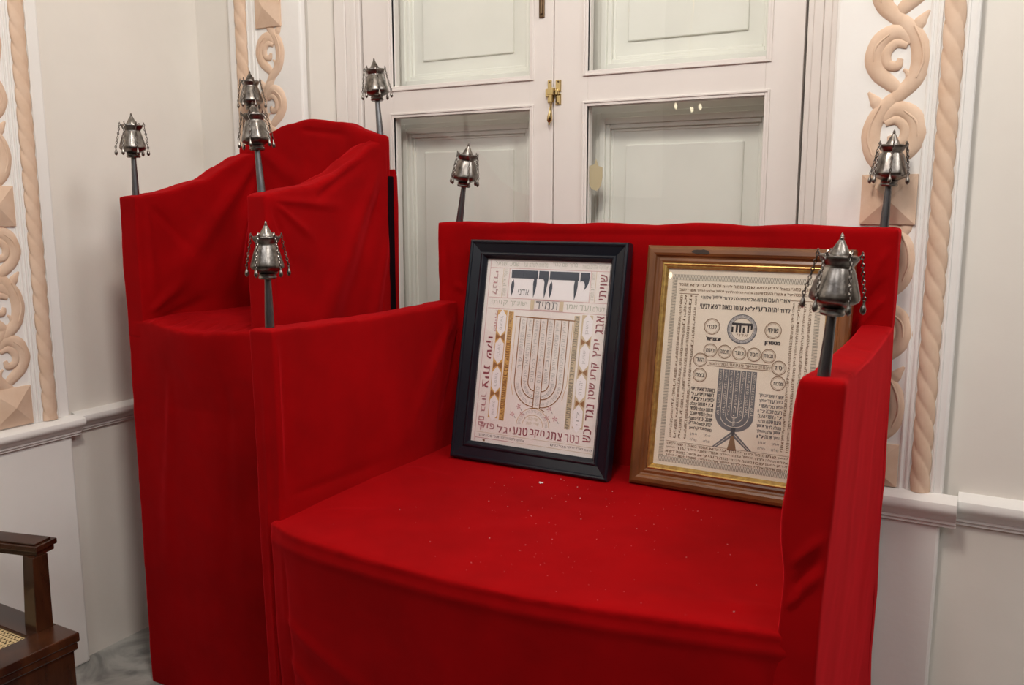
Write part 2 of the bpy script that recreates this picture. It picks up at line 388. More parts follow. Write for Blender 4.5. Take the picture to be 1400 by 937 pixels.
# shutters behind the glass
for i, (x0, x1, f0, f1) in enumerate(((-2.05, -1.285, -1.873, -1.495), (-1.275, -.50, -1.076, -.690))):
    sh = empty('shutter', (0, 0, 0), 0, win)
    MB().box(x0, x1, 2.715, 2.745, .82, 2.98).build('shutter_board', M_shut, sh)
    for z0, z1 in ((1.02, 1.80), (2.125, 2.85)):
        mb = MB()
        for (o_, w_, d) in ((.105, .018, .012), (.087, .020, .028), (.067, .014, .018), (.053, .010, .006)):
            frame_rect(mb, f0-o_, f1+o_, z0-o_, z1+o_, w_, 2.716-d, 2.716)
        mb.build('panel_moulding', M_shut, sh, bevel=.003)
        MB().box(f0, f1, 2.706, 2.716, z0, z1).build('raised_panel', M_shut, sh, bevel=.004)
# brass latch
lt = empty('window_latch', (0, 0, 0), 0, win); lt['label'] = 'polished brass latch with drop handle'
mb = MB().box(-1.299, -1.285, YW-.006, YW-.001, 1.932, 2.004).box(-1.304, -1.290, YW-.012, YW-.001, 1.950, 1.976)
mb.build('backplate', M_brass, lt, bevel=.002)
mb = MB().box(-1.271, -1.251, YW-.005, YW-.001, 1.965, 2.003).box(-1.271, -1.251, YW-.005, YW-.001, 1.925, 1.960).box(-1.268, -1.256, YW-.016, YW-.001, 1.955, 1.972)
mb.build('keep', M_brass, lt, bevel=.002)
mb = MB().box(-1.292, -1.270, YW-.022, YW-.006, 1.955, 1.978).box(-1.286, -1.274, YW-.024, YW-.006, 1.932, 1.956)
mb.build('latch_bracket', M_brass, lt, bevel=.002)
mb = MB(); M_ = Matrix.Translation((-1.2795, YW-.018, 1.932)) @ Matrix.Rotation(pi+.10, 4, 'Y')
mb.lathe([(0, .0045), (.012, .0035), (.028, .005), (.045, .0085), (.056, .0088), (.062, .006), (.064, .0025), (.070, .0028), (.072, .001)], 16, M=M_)
mb.build('drop_handle', M_brass, lt, smooth=True)
mb = MB()
for x, z in ((-1.292, 1.997), (-1.261, 1.997), (-1.261, 1.930)):
    mb.lathe([(0, .003), (.0015, .0025)], 8, M=Matrix.Translation((x, YW-.006, z)) @ Matrix.Rotation(pi/2, 4, 'X'))
mb.build('screw', M_bronze, lt)
mb = MB().box(-1.332, -1.312, YW-.006, YW-.001, 2.20, 2.42).box(-1.327, -1.317, YW-.012, YW-.005, 2.21, 2.42)
o = mb.build('slide_bolt', M_bronze, win, bevel=.002)

# added globe light, out of view: brightens the upper back wall from above
gl = empty('added_globe_lamp', (-.55, .75, 3.3))
MB().tube([(0, 0, .20), (0, 0, CE-3.3)], .009, 8).build('stem', M_brass, gl)
MB().lathe([(.17, .10), (.19, .11), (.22, .05), (.25, .02)], 24).build('lamp_cap', M_brass, gl, smooth=True)
MB().lathe([(-.185, .03)]+[(.19*sin(t), .19*cos(t)) for t in [-1.3+2.4*k/14 for k in range(15)]], 28).build('globe', emis('added_key_glow', (1, .92, .83), 85), gl, smooth=True)
tag(gl, 'round white globe light added out of view above the wide chair', 'lamp')

# ceiling lamp behind the camera (its bulbs mirror in the right pane)
cl = empty('ceiling_lamp', (-2.04, -1.19, 2.35))
MB().tube([(0, 0, .05), (0, 0, CE-2.35)], .008, 8).build('stem', M_brass, cl)
MB().lathe([(.02, .03), (.06, .05), (.09, .02)], 16).build('lamp_body', M_brass, cl, smooth=True)
for k in range(3):
    a = 2*pi*k/3+.4
    MB().tube([(0, 0, .05), (.06*cos(a), .06*sin(a), .02), (.10*cos(a), .10*sin(a), -.02)], .006, 6).build('arm', M_brass, cl)
    MB().lathe([(-.05, .004), (-.036, .012), (-.022, .012), (-.008, .006)], 12, M=Matrix.Translation((.10*cos(a), .10*sin(a), 0))).build('bulb', M_bulb, cl, smooth=True)
tag(cl, 'three-bulb brass lamp hanging from the ceiling, mirrored in the window pane', 'lamp')

# ================================================================== CLOTH
def cloth(name, parent, mbs, voxel, folds=(), amp=.003, nscale=5, smooth_it=8, extra=None, seed=0, material=None, tex=None):
    """Solid outline -> voxel remesh -> smoothing -> folds and slack pushed into the surface."""
    me = pymesh(name, mbs.v, mbs.f)
    bm = bmesh.new(); bm.from_mesh(me); bmesh.ops.recalc_face_normals(bm, faces=bm.faces); bm.to_mesh(me); bm.free()
    o = link('tmp', me)
    r = o.modifiers.new('r', 'REMESH'); r.mode = 'VOXEL'; r.voxel_size = voxel; r.use_smooth_shade = True
    s = o.modifiers.new('s', 'SMOOTH'); s.iterations = smooth_it; s.factor = .5
    dg = bpy.context.evaluated_depsgraph_get(); dg.update()
    out = bpy.data.meshes.new_from_object(o.evaluated_get(dg)); out.name = name
    bpy.data.objects.remove(o); bpy.data.meshes.remove(me)
    vs = out.vertices; off = Vector((seed*3.1, seed*1.7, 0))
    nrm = [v.normal.copy() for v in vs]
    for v, n in zip(vs, nrm):
        p = v.co.copy(); d = amp*noise.noise((p+off)*nscale)+amp*.35*noise.noise((p+off)*nscale*3.3)
        for (ax, A_, B_, wd, am) in folds:
            g = n[ax[0]]*ax[1]
            if g < .3: continue
            i, j = [k for k in range(3) if k != ax[0]]
            ax_, ay_ = A_; bx_, by_ = B_; px, py = p[i], p[j]
            dx, dy = bx_-ax_, by_-ay_; L2 = dx*dx+dy*dy; t = ((px-ax_)*dx+(py-ay_)*dy)/L2
            if t < -.05 or t > 1.05: continue
            dd = abs((px-ax_)*dy-(py-ay_)*dx)/sqrt(L2)
            ww = wd*(.45+.9*max(0, min(1, t)))
            if dd > 3*ww: continue
            tp = max(0, min(1, t/.15+.1))*max(0, min(1, (1-t)/.35+.05))
            d += am*exp(-(dd/ww)**2)*tp*min(1, (g-.3)/.4)
        q = p+n*d
        if extra: q = extra(q, p, n)
        v.co = q
    out.materials.append(material or M_velvet)
    for p in out.polygons: p.use_smooth = True
    b = bpy.data.objects.new(name, out); COL.objects.link(b); b.parent = parent
    return b

# ---------------- wide bench (double-width chair)
BO = Vector((-1.532, 1.471, 0)); BR = .0081; BW, BD, BT = 1.337, .904, .0752
ZA, ZB_, ZS = 1.316, 1.552, .852
bench = empty('velvet_bench', BO, BR)
tag(bench, 'low wide red velvet covered armchair holding two framed prints on its seat', 'chair')
def side_outline(tab, y0, y1, n=24):
    return [(y0, 0)]+[(y0+(y1-y0)*k/n, lerp(tab, y0+(y1-y0)*k/n)) for k in range(n+1)]+[(y1, 0)]
armtab = [(0, ZA), (.12, ZA-.004), (.35, ZA-.012), (.6, ZA-.013), (.9, ZA-.008)]
def lean_front(k0, top):        # the skirt hangs in slightly below the arms
    def f(q, p, n): return q
    return f
F = []
# left arm: inner face is +x.  (axis, sign), (y,z)->(y,z), width, amount
FL_ = [((0, 1), (.80, 1.28), (.50, .90), .030, .010), ((0, 1), (.84, 1.25), (.70, .88), .020, -.010), ((0, 1), (.010, 1.31), (.012, .88), .010, .007), ((0, 1), (.034, 1.30), (.036, .88), .012, -.004),
       ((1, -1), (.04, 1.25), (.03, .2), .010, .004), ((0, 1), (.03, .90), (.55, .88), .018, -.004)]
mb = MB().prism(side_outline(armtab, 0, BD-.02), 0, BT, 'x')
def ext_l(q, p, n):
    t = max(0, (1.30-p.z)/1.3)
    return q+Vector((.016*t*(1-.0*t), 0, 0)) if p.x < BT*.5 else q
cloth('armrest', bench, mb, .0075, FL_, .003, 5, extra=ext_l, seed=1)
FR_ = [((0, -1), (.012, 1.30), (.012, .88), .010, .006), ((1, -1), (BW-.06, .98), (BW-.004, 1.05), .008, .006), ((1, -1), (BW-.065, .90), (BW-.004, .985), .007, .006), ((1, -1), (BW-.06, .94), (BW-.01, 1.01), .007, -.006),
       ((0, 1), (.30, 1.22), (.20, .2), .06, .002),
       ((0, 1), (.62, 1.22), (.5, .2), .07, -.002), ((2, 1), (BW-.01, .08), (BW-.07, .18), .012, .003), ((2, 1), (BW-.01, .25), (BW-.07, .36), .012, .003), ((2, 1), (BW-.01, .42), (BW-.07, .5), .012, -.003)]
mb = MB().prism(side_outline(armtab, 0, BD-.02), BW-BT, BW, 'x')
def ext_r(q, p, n):
    t = max(0, (1.30-p.z)/1.3)
    w_ = .006*sin(p.z*22)*exp(-((p.z-1.02)/.12)**2) if p.x < BW-BT*.5 and p.y < .06 else 0
    return q+Vector((-.050*t*max(0, 1-p.y/.85)+w_, 0, 0))
cloth('armrest', bench, mb, .0075, FR_, .003, 5, extra=ext_r, seed=2)
# backrest: top edge a little wavy
n = 40; topz = lambda x: ZB_+.0018*sin(x*9)+.0018*sin(x*23+1)-.004*(1 if x > BW-.02 else 0)
pts = [(0, 0)]+[(BW*k/n, topz(BW*k/n)) for k in range(n+1)]+[(BW, 0)]
FB_ = [((1, -1), (BW-.125, 1.53), (BW-.125, 1.0), .006, -.005), ((1, -1), (BW-.02, 1.50), (BW-.12, 1.30), .012, .008), ((1, -1), (BW-.02, 1.43), (BW-.13, 1.25), .010, -.008), ((1, -1), (BW-.02, 1.38), (BW-.10, 1.28), .010, .008),
       ((1, -1), (.03, 1.50), (.04, 1.2), .02, -.004), ((1, -1), (.1, 1.52), (1.2, 1.525), .006, -.003), ((1, -1), (.10, 1.34), (.06, 1.36), .01, .005)]
mb = MB().prism(pts, BD-.092, BD, 'y')
cloth('backrest', bench, mb, .0075, FB_, .004, 6, seed=3)
# seat with bowed front and its skirt
bow = [(.07, -.025), (.10, -.045), (.18, -.066), (.28, -.078), (.405, -.088), (.598, -.096), (.765, -.090), (.911, -.070), (1.045, -.044), (1.173, -.020), (1.26, -.004), (1.28, .002)]
def bowy(x): return lerp(bow, x)
xs = [.055+(BW-.11)*k/40 for k in range(41)]
outl = [(x, bowy(x)+.004) for x in xs]+[(BW-.05, BD-.03), (.05, BD-.03)]
mb = MB().prism(outl, 0, ZS, 'z')
def ext_s(q, p, n):
    if n.y < -.4 or p.y < bowy(p.x)+.02:          # skirt face: welt below the edge, slight drape
        d = ZS-p.z
        wl_ = .0030*exp(-((d-.040)/.011)**2)-.0022*exp(-((d-.021)/.009)**2)
        dr = .006*min(1, d/.5)-bowy(p.x)*.55*min(1, max(0, d-.03)/.5)
        q = q+Vector((0, -wl_+dr, 0))
    return q
FS_ = [((1, -1), (.10, .62), (.55, .42), .03, .006), ((1, -1), (.09, .52), (.40, .30), .03, .006), ((1, -1), (.12, .80), (.10, .20), .012, -.005), ((2, 1), (.12, .10), (.35, .20), .03, .003),
       ((2, 1), (.10, .50), (.30, .45), .03, .004), ((2, 1), (1.26, .1), (.9, .0), .03, .003), ((1, -1), (1.24, .80), (1.25, .2), .012, -.006)]
cloth('seat', bench, mb, .0085, FS_, .0035, 4, extra=ext_s, seed=4)

# ---------------- tall chair
HO = Vector((-2.397, 1.790, 0)); HR = -.0081; HW, HD, HT = .6285, .585, .079
tall = empty('velvet_high_chair', HO, HR)
tag(tall, 'tall narrow red velvet covered chair with arched back, standing behind the wide one', 'chair')
rtab = [(0, 1.634), (.03, 1.642), (.19, 1.664), (.30, 1.700), (.38, 1.742), (.47, 1.795), (.556, 1.832), (.60, 1.836)]
ltab = [(0, 1.634), (.10, 1.646), (.28, 1.690), (.36, 1.735), (.45, 1.775), (.60, 1.82)]
FHL = [((0, 1), (.52, 1.78), (.10, 1.34), .035, .014), ((0, 1), (.50, 1.72), (.36, 1.30), .030, .012), ((0, 1), (.48, 1.60), (.42, 1.28), .025, -.012), ((0, 1), (.06, 1.60), (.25, 1.42), .02, -.006),
       ((0, 1), (.03, 1.27), (.18, 1.37), .02, .010), ((0, 1), (.05, 1.24), (.30, 1.30), .02, -.008), ((0, 1), (.04, 1.60), (.05, 1.30), .015, .006)]
mb = MB().prism([(y_, max(z_, 1.19)) for y_, z_ in side_outline(ltab, 0, HD-.02)], 0, HT, 'x')
cloth('armrest', tall, mb, .0070, FHL, .004, 6, seed=5)
FHR = [((0, 1), (.03, 1.61), (.20, 1.50), .012, .007), ((0, 1), (.02, 1.60), (.12, 1.40), .012, -.006), ((0, 1), (.02, 1.62), (.35, 1.60), .014, .007), ((0, 1), (.50, 1.72), (.12, 1.10), .045, .012), ((0, 1), (.52, 1.66), (.26, 1.10), .040, -.012),
       ((0, 1), (.54, 1.50), (.40, 1.05), .030, .010), ((0, 1), (.20, 1.62), (.50, 1.78), .018, -.008), ((0, 1), (.03, 1.55), (.04, .9), .012, -.004), ((0, -1), (.05, 1.55), (.45, 1.4), .03, .008),
       ((2, 1), (HW-.07, .20), (HW-.01, .45), .012, -.005), ((2, 1), (HW-.07, .35), (HW-.01, .58), .010, .005)]
mb = MB().prism([(y_, max(z_, 1.19)) for y_, z_ in side_outline(rtab, 0, HD-.03)], HW-HT, HW, 'x')
def ext_hr(q, p, n):
    t = max(0, (1.60-p.z)/1.6)
    return q+Vector((-.030*t, 0, 0)) if p.x < HW-HT*.5 else q
cloth('armrest', tall, mb, .0070, FHR, .004, 6, extra=ext_hr, seed=6)
arch = [(0, 1.812), (.06, 1.825), (.132, 1.850), (.221, 1.882), (.345, 1.895), (.481, 1.877), (.558, 1.848), (HW, 1.832)]
n = 30; pts = [(0, 0)]+[(HW*k/n, lerp(arch, HW*k/n)) for k in range(n+1)]+[(HW, 0)]
mb = MB().prism(pts, HD-.085, HD-.012, 'y')
cloth('backrest', tall, mb, .0070, [((1, -1), (.1, 1.80), (.5, 1.55), .04, .006), ((1, -1), (.3, 1.86), (.52, 1.83), .01, -.006)], .005, 7, seed=7)
hb = [(.0, .0), (.06, .0), (.11, -.006), (.18, -.020), (.25, -.034), (.33, -.042), (.41, -.036), (.48, -.020), (.54, -.005), (HW, .0)]
xs = [HW*k/26 for k in range(27)]
outl = [(x, lerp(hb, x)) for x in xs]+[(HW, HD-.032), (0, HD-.032)]
mb = MB().prism(outl, 0, 1.247, 'z')
def ext_hs(q, p, n):
    if p.z > 1.0:
        s_ = exp(-((p.x-.33)/.16)**2)
        wz = max(0, min(1, (p.z-1.0)/.2))
        q = q+Vector((0, 0, (-.012*s_*exp(-((p.y+.03)/.12)**2)+.008*exp(-((p.y-.18)/.10)**2))*wz))
    t_ = max(0, 1.6-p.z)/1.6
    if p.x > HW-.03: q = q+Vector((-.030*t_, 0, 0))
    if n.y < -.4: q = q+Vector((0, -lerp(hb, p.x)*.75*min(1, max(0, 1.235-p.z)/.25), 0))
    return q
HSF = [((2, 1), (.10+.07*k, .10), (.14+.07*k, -.03), .010, .005*(-1)**k) for k in range(6)]+[((1, -1), (.20, 1.1), (.10, .3), .03, .006), ((1, -1), (.45, 1.1), (.40, .3), .03, -.006)]
cloth('seat', tall, mb, .0075, HSF, .004, 6, extra=ext_hs, seed=8)
# the cover gapes at the back edge: dark lining behind
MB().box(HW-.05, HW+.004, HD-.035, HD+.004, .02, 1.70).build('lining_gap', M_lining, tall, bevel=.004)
mb = MB().prism([(0, .02), (HW, .02), (HW, 1.79), (0, 1.78)], HD-.02, HD+.0, 'y')
mb = MB().prism([(HD-.010, .02), (HD+.008, .02), (HD+.012, .7), (HD+.008, 1.30), (HD+.014, 1.60), (HD+.010, 1.70), (HD-.002, 1.725), (HD-.010, 1.70)], HW-.03, HW+.006, 'x')
mb.build('back_flap', M_velvet, tall, bevel=.003)

# ================================================================== FINIALS
HEAD = .135
def link_mesh():
    mb = MB(); R_, r_ = .0036, .0011; v = []; f = []
    for a in range(8):
        for b in range(4):
            A_ = 2*pi*a/8; B_ = 2*pi*b/4
            v.append(((R_*.7+r_*cos(B_))*cos(A_), r_*sin(B_), (R_+r_*cos(B_))*sin(A_)))
    for a in range(8):
        for b in range(4): f.append((a*4+b, ((a+1) % 8)*4+b, ((a+1) % 8)*4+(b+1) % 4, a*4+(b+1) % 4))
    return v, f
LV, LF = link_mesh()
def make_finial(lobed, swing):
    """Head meshes, origin at the collar bottom, z up."""
    parts = {}
    lob = (lambda z, a: (.45+.55*cos(pi/6)/cos((a+pi/6) % (pi/3)-pi/6))*1.03) if lobed else None
    mb = MB(); mb.lathe([(0, .012), (0, .019), (.004, .0215), (.008, .019), (.012, .0205), (.015, .017)], 30); parts['collar'] = (mb, M_silver)
    mb = MB(); mb.lathe([(.013, .016), (.017, .024), (.021, .0325), (.025, .0388), (.0285, .0408), (.034, .0405), (.042, .0382), (.052, .0352), (.062, .0322), (.072, .0290), (.080, .0258)], 48, lob); parts['body'] = (mb, M_silver)
    mb = MB(); mb.lathe([(.078, .0245), (.083, .024), (.088, .028), (.094, .0315), (.097, .0325), (.100, .0315), (.101, .026), (.101, .014)], 36, (lambda z, a: 1-.06*(1-abs(cos(3*a)))) if lobed else None)
    for k in range(6):
        a = 2*pi*k/6; p = Vector((.0295*cos(a), .0295*sin(a), .098))
        mb.tube([p*1.0, p+Vector((.004*cos(a), .004*sin(a), .004)), p+Vector((.006*cos(a), .006*sin(a), .008)), p+Vector((.004*cos(a), .004*sin(a), .010))], .0016, 6)
    parts['crown'] = (mb, M_silver)
    mb = MB(); mb.lathe([(.100, .0165), (.104, .0158), (.110, .0125), (.117, .0088), (.1235, .0052), (.125, .0048), (.1265, .0026), (.1285, .0040), (.1305, .0024), (.132, .003), (.1365, .0006)], 24); parts['spire'] = (mb, M_silver)
    return parts
def chain_mesh(sw):
    mb = MB(); n = 11; bot = None
    for i in range(n):
        t = i/(n-1); x = .0350+.0110*t+sw*t*t*.4; z = .100-.068*t
        M_ = Matrix.Translation((x, 0, z)) @ Matrix.Rotation(pi/2*(i % 2), 4, 'Z')
        mb.add([M_ @ Vector(v) for v in LV], LF)
    return mb, (x, z)
def bell_mesh():
    mb = MB(); mb.lathe([(.004, .001), (.001, .0018), (-.002, .0018), (-.006, .0036), (-.011, .0048), (-.015, .0048), (-.018, .0032), (-.020, .001)], 12); return mb
HEADS = {}
def finial(base, tip, label, group, lobed=True, rot=0, seed=0, scale=1.0, nchains=6, sink=.012):
    base = Vector(base); tip = Vector(tip); ax = (tip-base); L_ = ax.length; ax.normalize()
    root = empty('finial', base); root.rotation_mode = 'QUATERNION'
    q = ax.to_track_quat('Z', 'Y') @ Matrix.Rotation(rot, 3, 'Z').to_quaternion(); root.rotation_quaternion = q
    tag(root, label, 'finial', group)
    pl = L_-HEAD*scale; rnd = random.Random(seed)
    key = lobed
    if key not in HEADS:
        HEADS[key] = {}
        for nm, (mb, mt) in make_finial(lobed, 0).items():
            o = mb.build(nm, mt, None, smooth=True); HEADS[key][nm] = o.data; bpy.data.objects.remove(o)
        for k, sw in enumerate((-.006, .002, .008)):
            mb, end = chain_mesh(sw); o = mb.build('chain', M_silver, None, smooth=True); HEADS[key]['chain%d' % k] = (o.data, end); bpy.data.objects.remove(o)
        o = bell_mesh().build('bell', M_silver, None, smooth=True); HEADS[key]['bell'] = o.data; bpy.data.objects.remove(o)
    H = HEADS[key]
    MB().lathe([(-sink, .0115), (pl*.3, .0105), (pl*.6, .0092), (pl*.9, .0080), (pl+.004, .0078)], 10).build('pole', M_silver2, root, smooth=True)
    for nm in ('collar', 'body', 'crown', 'spire'):
        o = link(nm, H[nm], None, root); o.location = (0, 0, pl); o.scale = (scale,)*3
    for k in range(nchains):
        dt, end = H['chain%d' % rnd.choice((0, 1, 1, 2))]
        o = link('chain', dt, None, root); o.location = (0, 0, pl); o.scale = (scale,)*3; o.rotation_euler = (0, 0, 2*pi*k/6+rnd.uniform(-.12, .12))
        b = link('bell', H['bell'], None, o); b.location = (end[0], 0, end[1]-.006)
    return root

GH, GB = 'silver finials on the posts of the tall chair', 'silver finials on the posts of the wide chair'
for i, (b_, t_, lb, g_, lob_, rot_) in enumerate([
    ((-2.3720, 1.835, 1.632), (-2.3694, 1.835, 1.8869), 'silver belled finial on the front left post of the tall chair, nearest the left wall', GH, True, .25),
    ((-1.8275, 1.830, 1.632), (-1.8482, 1.830, 1.8919), 'silver belled finial on the front right post of the tall chair, overlapping another behind it', GH, True, .5),
    ((-2.3600, 2.335, 1.805), (-2.3656, 2.335, 2.0791), 'silver belled finial at the back left of the tall chair, half hidden', GH, False, .1),
    ((-1.7903, 2.335, 1.826), (-1.8098, 2.335, 2.0774), 'silver belled finial at the back right of the tall chair, before the window stile', GH, True, .9),
    ((-1.5020, 1.510, 1.312), (-1.5004, 1.510, 1.5659), 'bright silver belled finial on the front left arm of the wide chair', GB, True, .3),
    ((-1.4862, 2.335, 1.548), (-1.4484, 2.335, 1.7949), 'silver belled finial on the back left corner of the wide chair, before the window glass', GB, True, .7),
    ((-.2397, 2.335, 1.546), (-.2307, 2.335, 1.7837), 'dark silver belled finial on the back right corner of the wide chair, before the pilaster', GB, True, .15),
    ((-.2351, 1.510, 1.303), (-.2173, 1.510, 1.5556), 'largest silver belled finial, on the front right arm beside the gold framed print', GB, False, .6)]):
    finial(b_, t_, lb, g_, lob_, rot_, i+1)

# ================================================================== FRAMED PRINTS
def framed(loc, yaw, lean, W, H, fw_, prof, slip, mats, name, label):
    root = bpy.data.objects.new(name, None); COL.objects.link(root); root.empty_display_size = .05
    u = Vector((cos(yaw), sin(yaw), 0)); n_ = Vector((-sin(yaw), cos(yaw), 0)); v = Vector((0, 0, cos(lean)))+n_*sin(lean)
    M_ = Matrix((u, v, u.cross(v))).transposed().to_4x4(); M_.translation = Vector(loc)+Vector((0, 0, .004)); root.matrix_world = M_
    tag(root, label, 'picture', 'framed prints leaning on the wide chair')
    def railpart(nm, prof, inset, side, mt, parent):
        w0, h0 = W-2*inset, H-2*inset; mb = MB(); vv = []
        for end in (0, 1):
            for d, z in prof:
                a = inset+d; b = W-inset-d; c = inset+d; e = H-inset-d
                C4 = [(a, c), (b, c), (b, e), (a, e)]
                p = C4[(side+end) % 4]; vv.append((p[0], p[1], z))
        k = len(prof); mb.add(vv, [(i, (i+1) % k, k+(i+1) % k, k+i) for i in range(k)]+[tuple(range(k))[::-1], tuple(range(k, 2*k))])
        return mb.build(nm, mt, parent, smooth=False)
    for s_ in range(4):
        r = railpart('frame_rail', prof, 0, s_, mats[0] if s_ % 2 == 0 else mats[1], root)
        smooth_by_angle(r.data, .45)
        if slip: railpart('gilt_slip', slip, fw_-.0135, s_, M_gilt, r)
    MB().box(.01, W-.01, .01, H-.01, -.026, -.020).build('backing_board', M_carton, root)
    return root
# profile: (distance from the outer edge, height towards the viewer)
PB = [(0, -.026), (0, .006), (.002, .0095), (.006, .011), (.010, .0095), (.012, .0065), (.014, .0060), (.036, -.0005), (.038, .0018), (.042, .0030), (.046, .0018), (.050, -.004), (.0545, -.009), (.0545, -.016), (.05, -.026)]
fl = framed((-1.3841, 2.1151, .852), 0, .2002, .5099, .6583, .0545, PB, None, (M_black, M_black), 'framed_print', 'black framed print with large black lettering above a pale seven-branched candelabrum')
PW = [(0, -.026), (0, .003), (.003, .008), (.010, .012), (.020, .0125), (.026, .0095), (.029, .005), (.033, .0035), (.040, .0055), (.0455, .004), (.047, -.004), (.047, -.026)]
SL = [(0, -.012), (0, .0035), (.003, .0045), (.006, .002), (.009, .0015), (.0135, -.005), (.0135, -.012)]
fr = framed((-.821, 2.1403, .852), -.0034, .1693, .5319, .649, .060, PW, SL, (M_wood, M_woodv), 'framed_print', 'wooden framed print with gilt inner slip and a dark striped candelabrum, standing on the right')
mb = MB(); rn = random.Random(3); pts = []
for k in range(16):
    a = 2*pi*k/16; pts.append((.150+.024*cos(a)*(1+rn.uniform(-.25, .25)), .649-.016+.0065*sin(a)*(1+rn.uniform(-.3, .3))))
mb.prism(pts, .0120, .0130, 'z'); mb.build('dark_knot', M_knot, fr)

# ---- lettering: real glyph outlines, laid flat on the paper
FCACHE = {}
def glyphs(txt, res=1):
    if (txt, res) in FCACHE: return FCACHE[txt, res]
    c = bpy.data.curves.new('t', 'FONT'); c.body = txt[::-1]; c.resolution_u = res; c.space_character = 1.12; c.fill_mode = 'NONE'
    o = bpy.data.objects.new('t', c); COL.objects.link(o)
    me = bpy.data.meshes.new_from_object(o.evaluated_get(bpy.context.evaluated_depsgraph_get()))
    tv, te, tf, _a, _b, _c = delaunay_2d_cdt([Vector((p.co.x, p.co.y)) for p in me.vertices], [tuple(e.vertices) for e in me.edges], [], 1, 1e-5)
    v = [(p.x, p.y) for p in tv]
    seg = [(me.vertices[e.vertices[0]].co, me.vertices[e.vertices[1]].co) for e in me.edges]
    def solid(q):                                    # even-odd test keeps the counters of the letters open
        x = sum(v[i][0] for i in q)/len(q); y = sum(v[i][1] for i in q)/len(q); k = 0
        for a, b in seg:
            if (a.y > y) != (b.y > y) and x < a.x+(y-a.y)*(b.x-a.x)/(b.y-a.y): k += 1
        return k % 2 == 1
    f = [tuple(q) for q in tf if solid(q)]
    bpy.data.objects.remove(o); bpy.data.curves.remove(c); bpy.data.meshes.remove(me)
    x0 = min(a for a, b in v); x1 = max(a for a, b in v); y0 = min(b for a, b in v); y1 = max(b for a, b in v)
    FCACHE[txt, res] = (v, f, x0, x1, y0, y1); return FCACHE[txt, res]
def put_text(mb, txt, cx_, cy_, w_, h_, rot=0, z=0, res=1, bold=0):
    v, f, x0, x1, y0, y1 = glyphs(txt, res); c, s_ = cos(rot), sin(rot)
    out = []
    for a, b in v:
        p = ((a-x0)/(x1-x0)-.5)*w_; q = ((b-y0)/(y1-y0)-.5)*h_
        out.append((cx_+p*c-q*s_, cy_+p*s_+q*c, z))
    mb.add(out, f)
    if bold:
        mb.add([(a+bold*c, b+bold*s_, z) for a, b, _ in out], f); mb.add([(a-bold*c, b-bold*s_, z) for a, b, _ in out], f)
def line(mb, pts, t, z, closed=False):               # flat stroke
    pts = [Vector((a, b, 0)) for a, b in pts]
    if closed: pts = pts+[pts[0], pts[1]]
    n = len(pts); v = []
    for i, p in enumerate(pts):
        a = pts[max(i-1, 0)]; b = pts[min(i+1, n-1)]; d = (b-a)
        if d.length == 0: d = Vector((1, 0, 0))
        d.normalize(); q = Vector((-d.y, d.x, 0))*t/2; v += [tuple(p+q+Vector((0, 0, z))), tuple(p-q+Vector((0, 0, z)))]
    mb.add(v, [(2*i, 2*i+2, 2*i+3, 2*i+1) for i in range(n-1)])
def poly(mb, pts, z): mb.add([(a, b, z) for a, b in pts], [tuple(range(len(pts)))])
def rect(mb, x0, x1, y0, y1, z): poly(mb, [(x0, y0), (x1, y0), (x1, y1), (x0, y1)], z)
def circ(cx_, cy_, r, n=28, a0=0, a1=2*pi): return [(cx_+r*cos(a0+(a1-a0)*k/n), cy_+r*sin(a0+(a1-a0)*k/n)) for k in range(n+(0 if a1-a0 > 6.2 else 1))]
PS67 = ('למנצח בנגינת מזמור שיר|אלהים יחננו ויברכנו יאר פניו אתנו סלה|לדעת בארץ דרכך בכל גוים ישועתך|יודוך עמים אלהים יודוך עמים כלם|ישמחו וירננו לאמים כי תשפט עמים מישר ולאמים בארץ תנחם סלה|'
        'יודוך עמים אלהים יודוך עמים כלם|ארץ נתנה יבולה יברכנו אלהים אלהינו|יברכנו אלהים וייראו אותו כל אפסי ארץ').split('|')
LONG = 'מזמור לדוד יהוה רעי לא אחסר בנאות דשא ירביצני על מי מנחות ינהלני נפשי ישובב ינחני במעגלי צדק למען שמו'
LONG2 = 'אשרי יושבי ביתך עוד יהללוך סלה אשרי העם שככה לו אשרי העם שיהוה אלהיו תהלה לדוד ארוממך אלוהי המלך'

class Ink:                                            # one flat mesh per ink colour
    def __init__(s): s.d = {}
    def __getitem__(s, k): return s.d.setdefault(k, MB())
def finish(ink, names, parent):
    for k, mb in ink.d.items():
        o = link(names[k], pymesh(names[k], mb.v, mb.f), k, parent)

# ---------------- left print
ZP = -.0155
pl_ = MB().box(.050, .460, .046, .616, ZP-.002, ZP).build('paper', M_paperL, fl)
MB().box(.050, .460, .046, .616, -.0125, -.0110).build('picture_glass', M_pglass, fl)
K = Ink(); z0, z1, z2, z3 = ZP+.0003, ZP+.0006, ZP+.0009, ZP+.0012
# ruled lines
for a, b in (((.066, .605), (.460, .603)), ((.066, .578), (.460, .578)), ((.070, .489), (.456, .488)), ((.070, .4565), (.456, .4565)), ((.133, .577), (.132, .489)), ((.397, .578), (.397, .489)), ((.066, .605), (.066, .052)), ((.4545, .603), (.4535, .085))):
    line(K[I_pink], [a, b], .0013, z1)
for a, b in (((.063, .609), (.463, .607)), ((.413, .578), (.413, .490)), ((.112, .577), (.112, .489))): line(K[I_ochre], [a, b], .0012, z1)
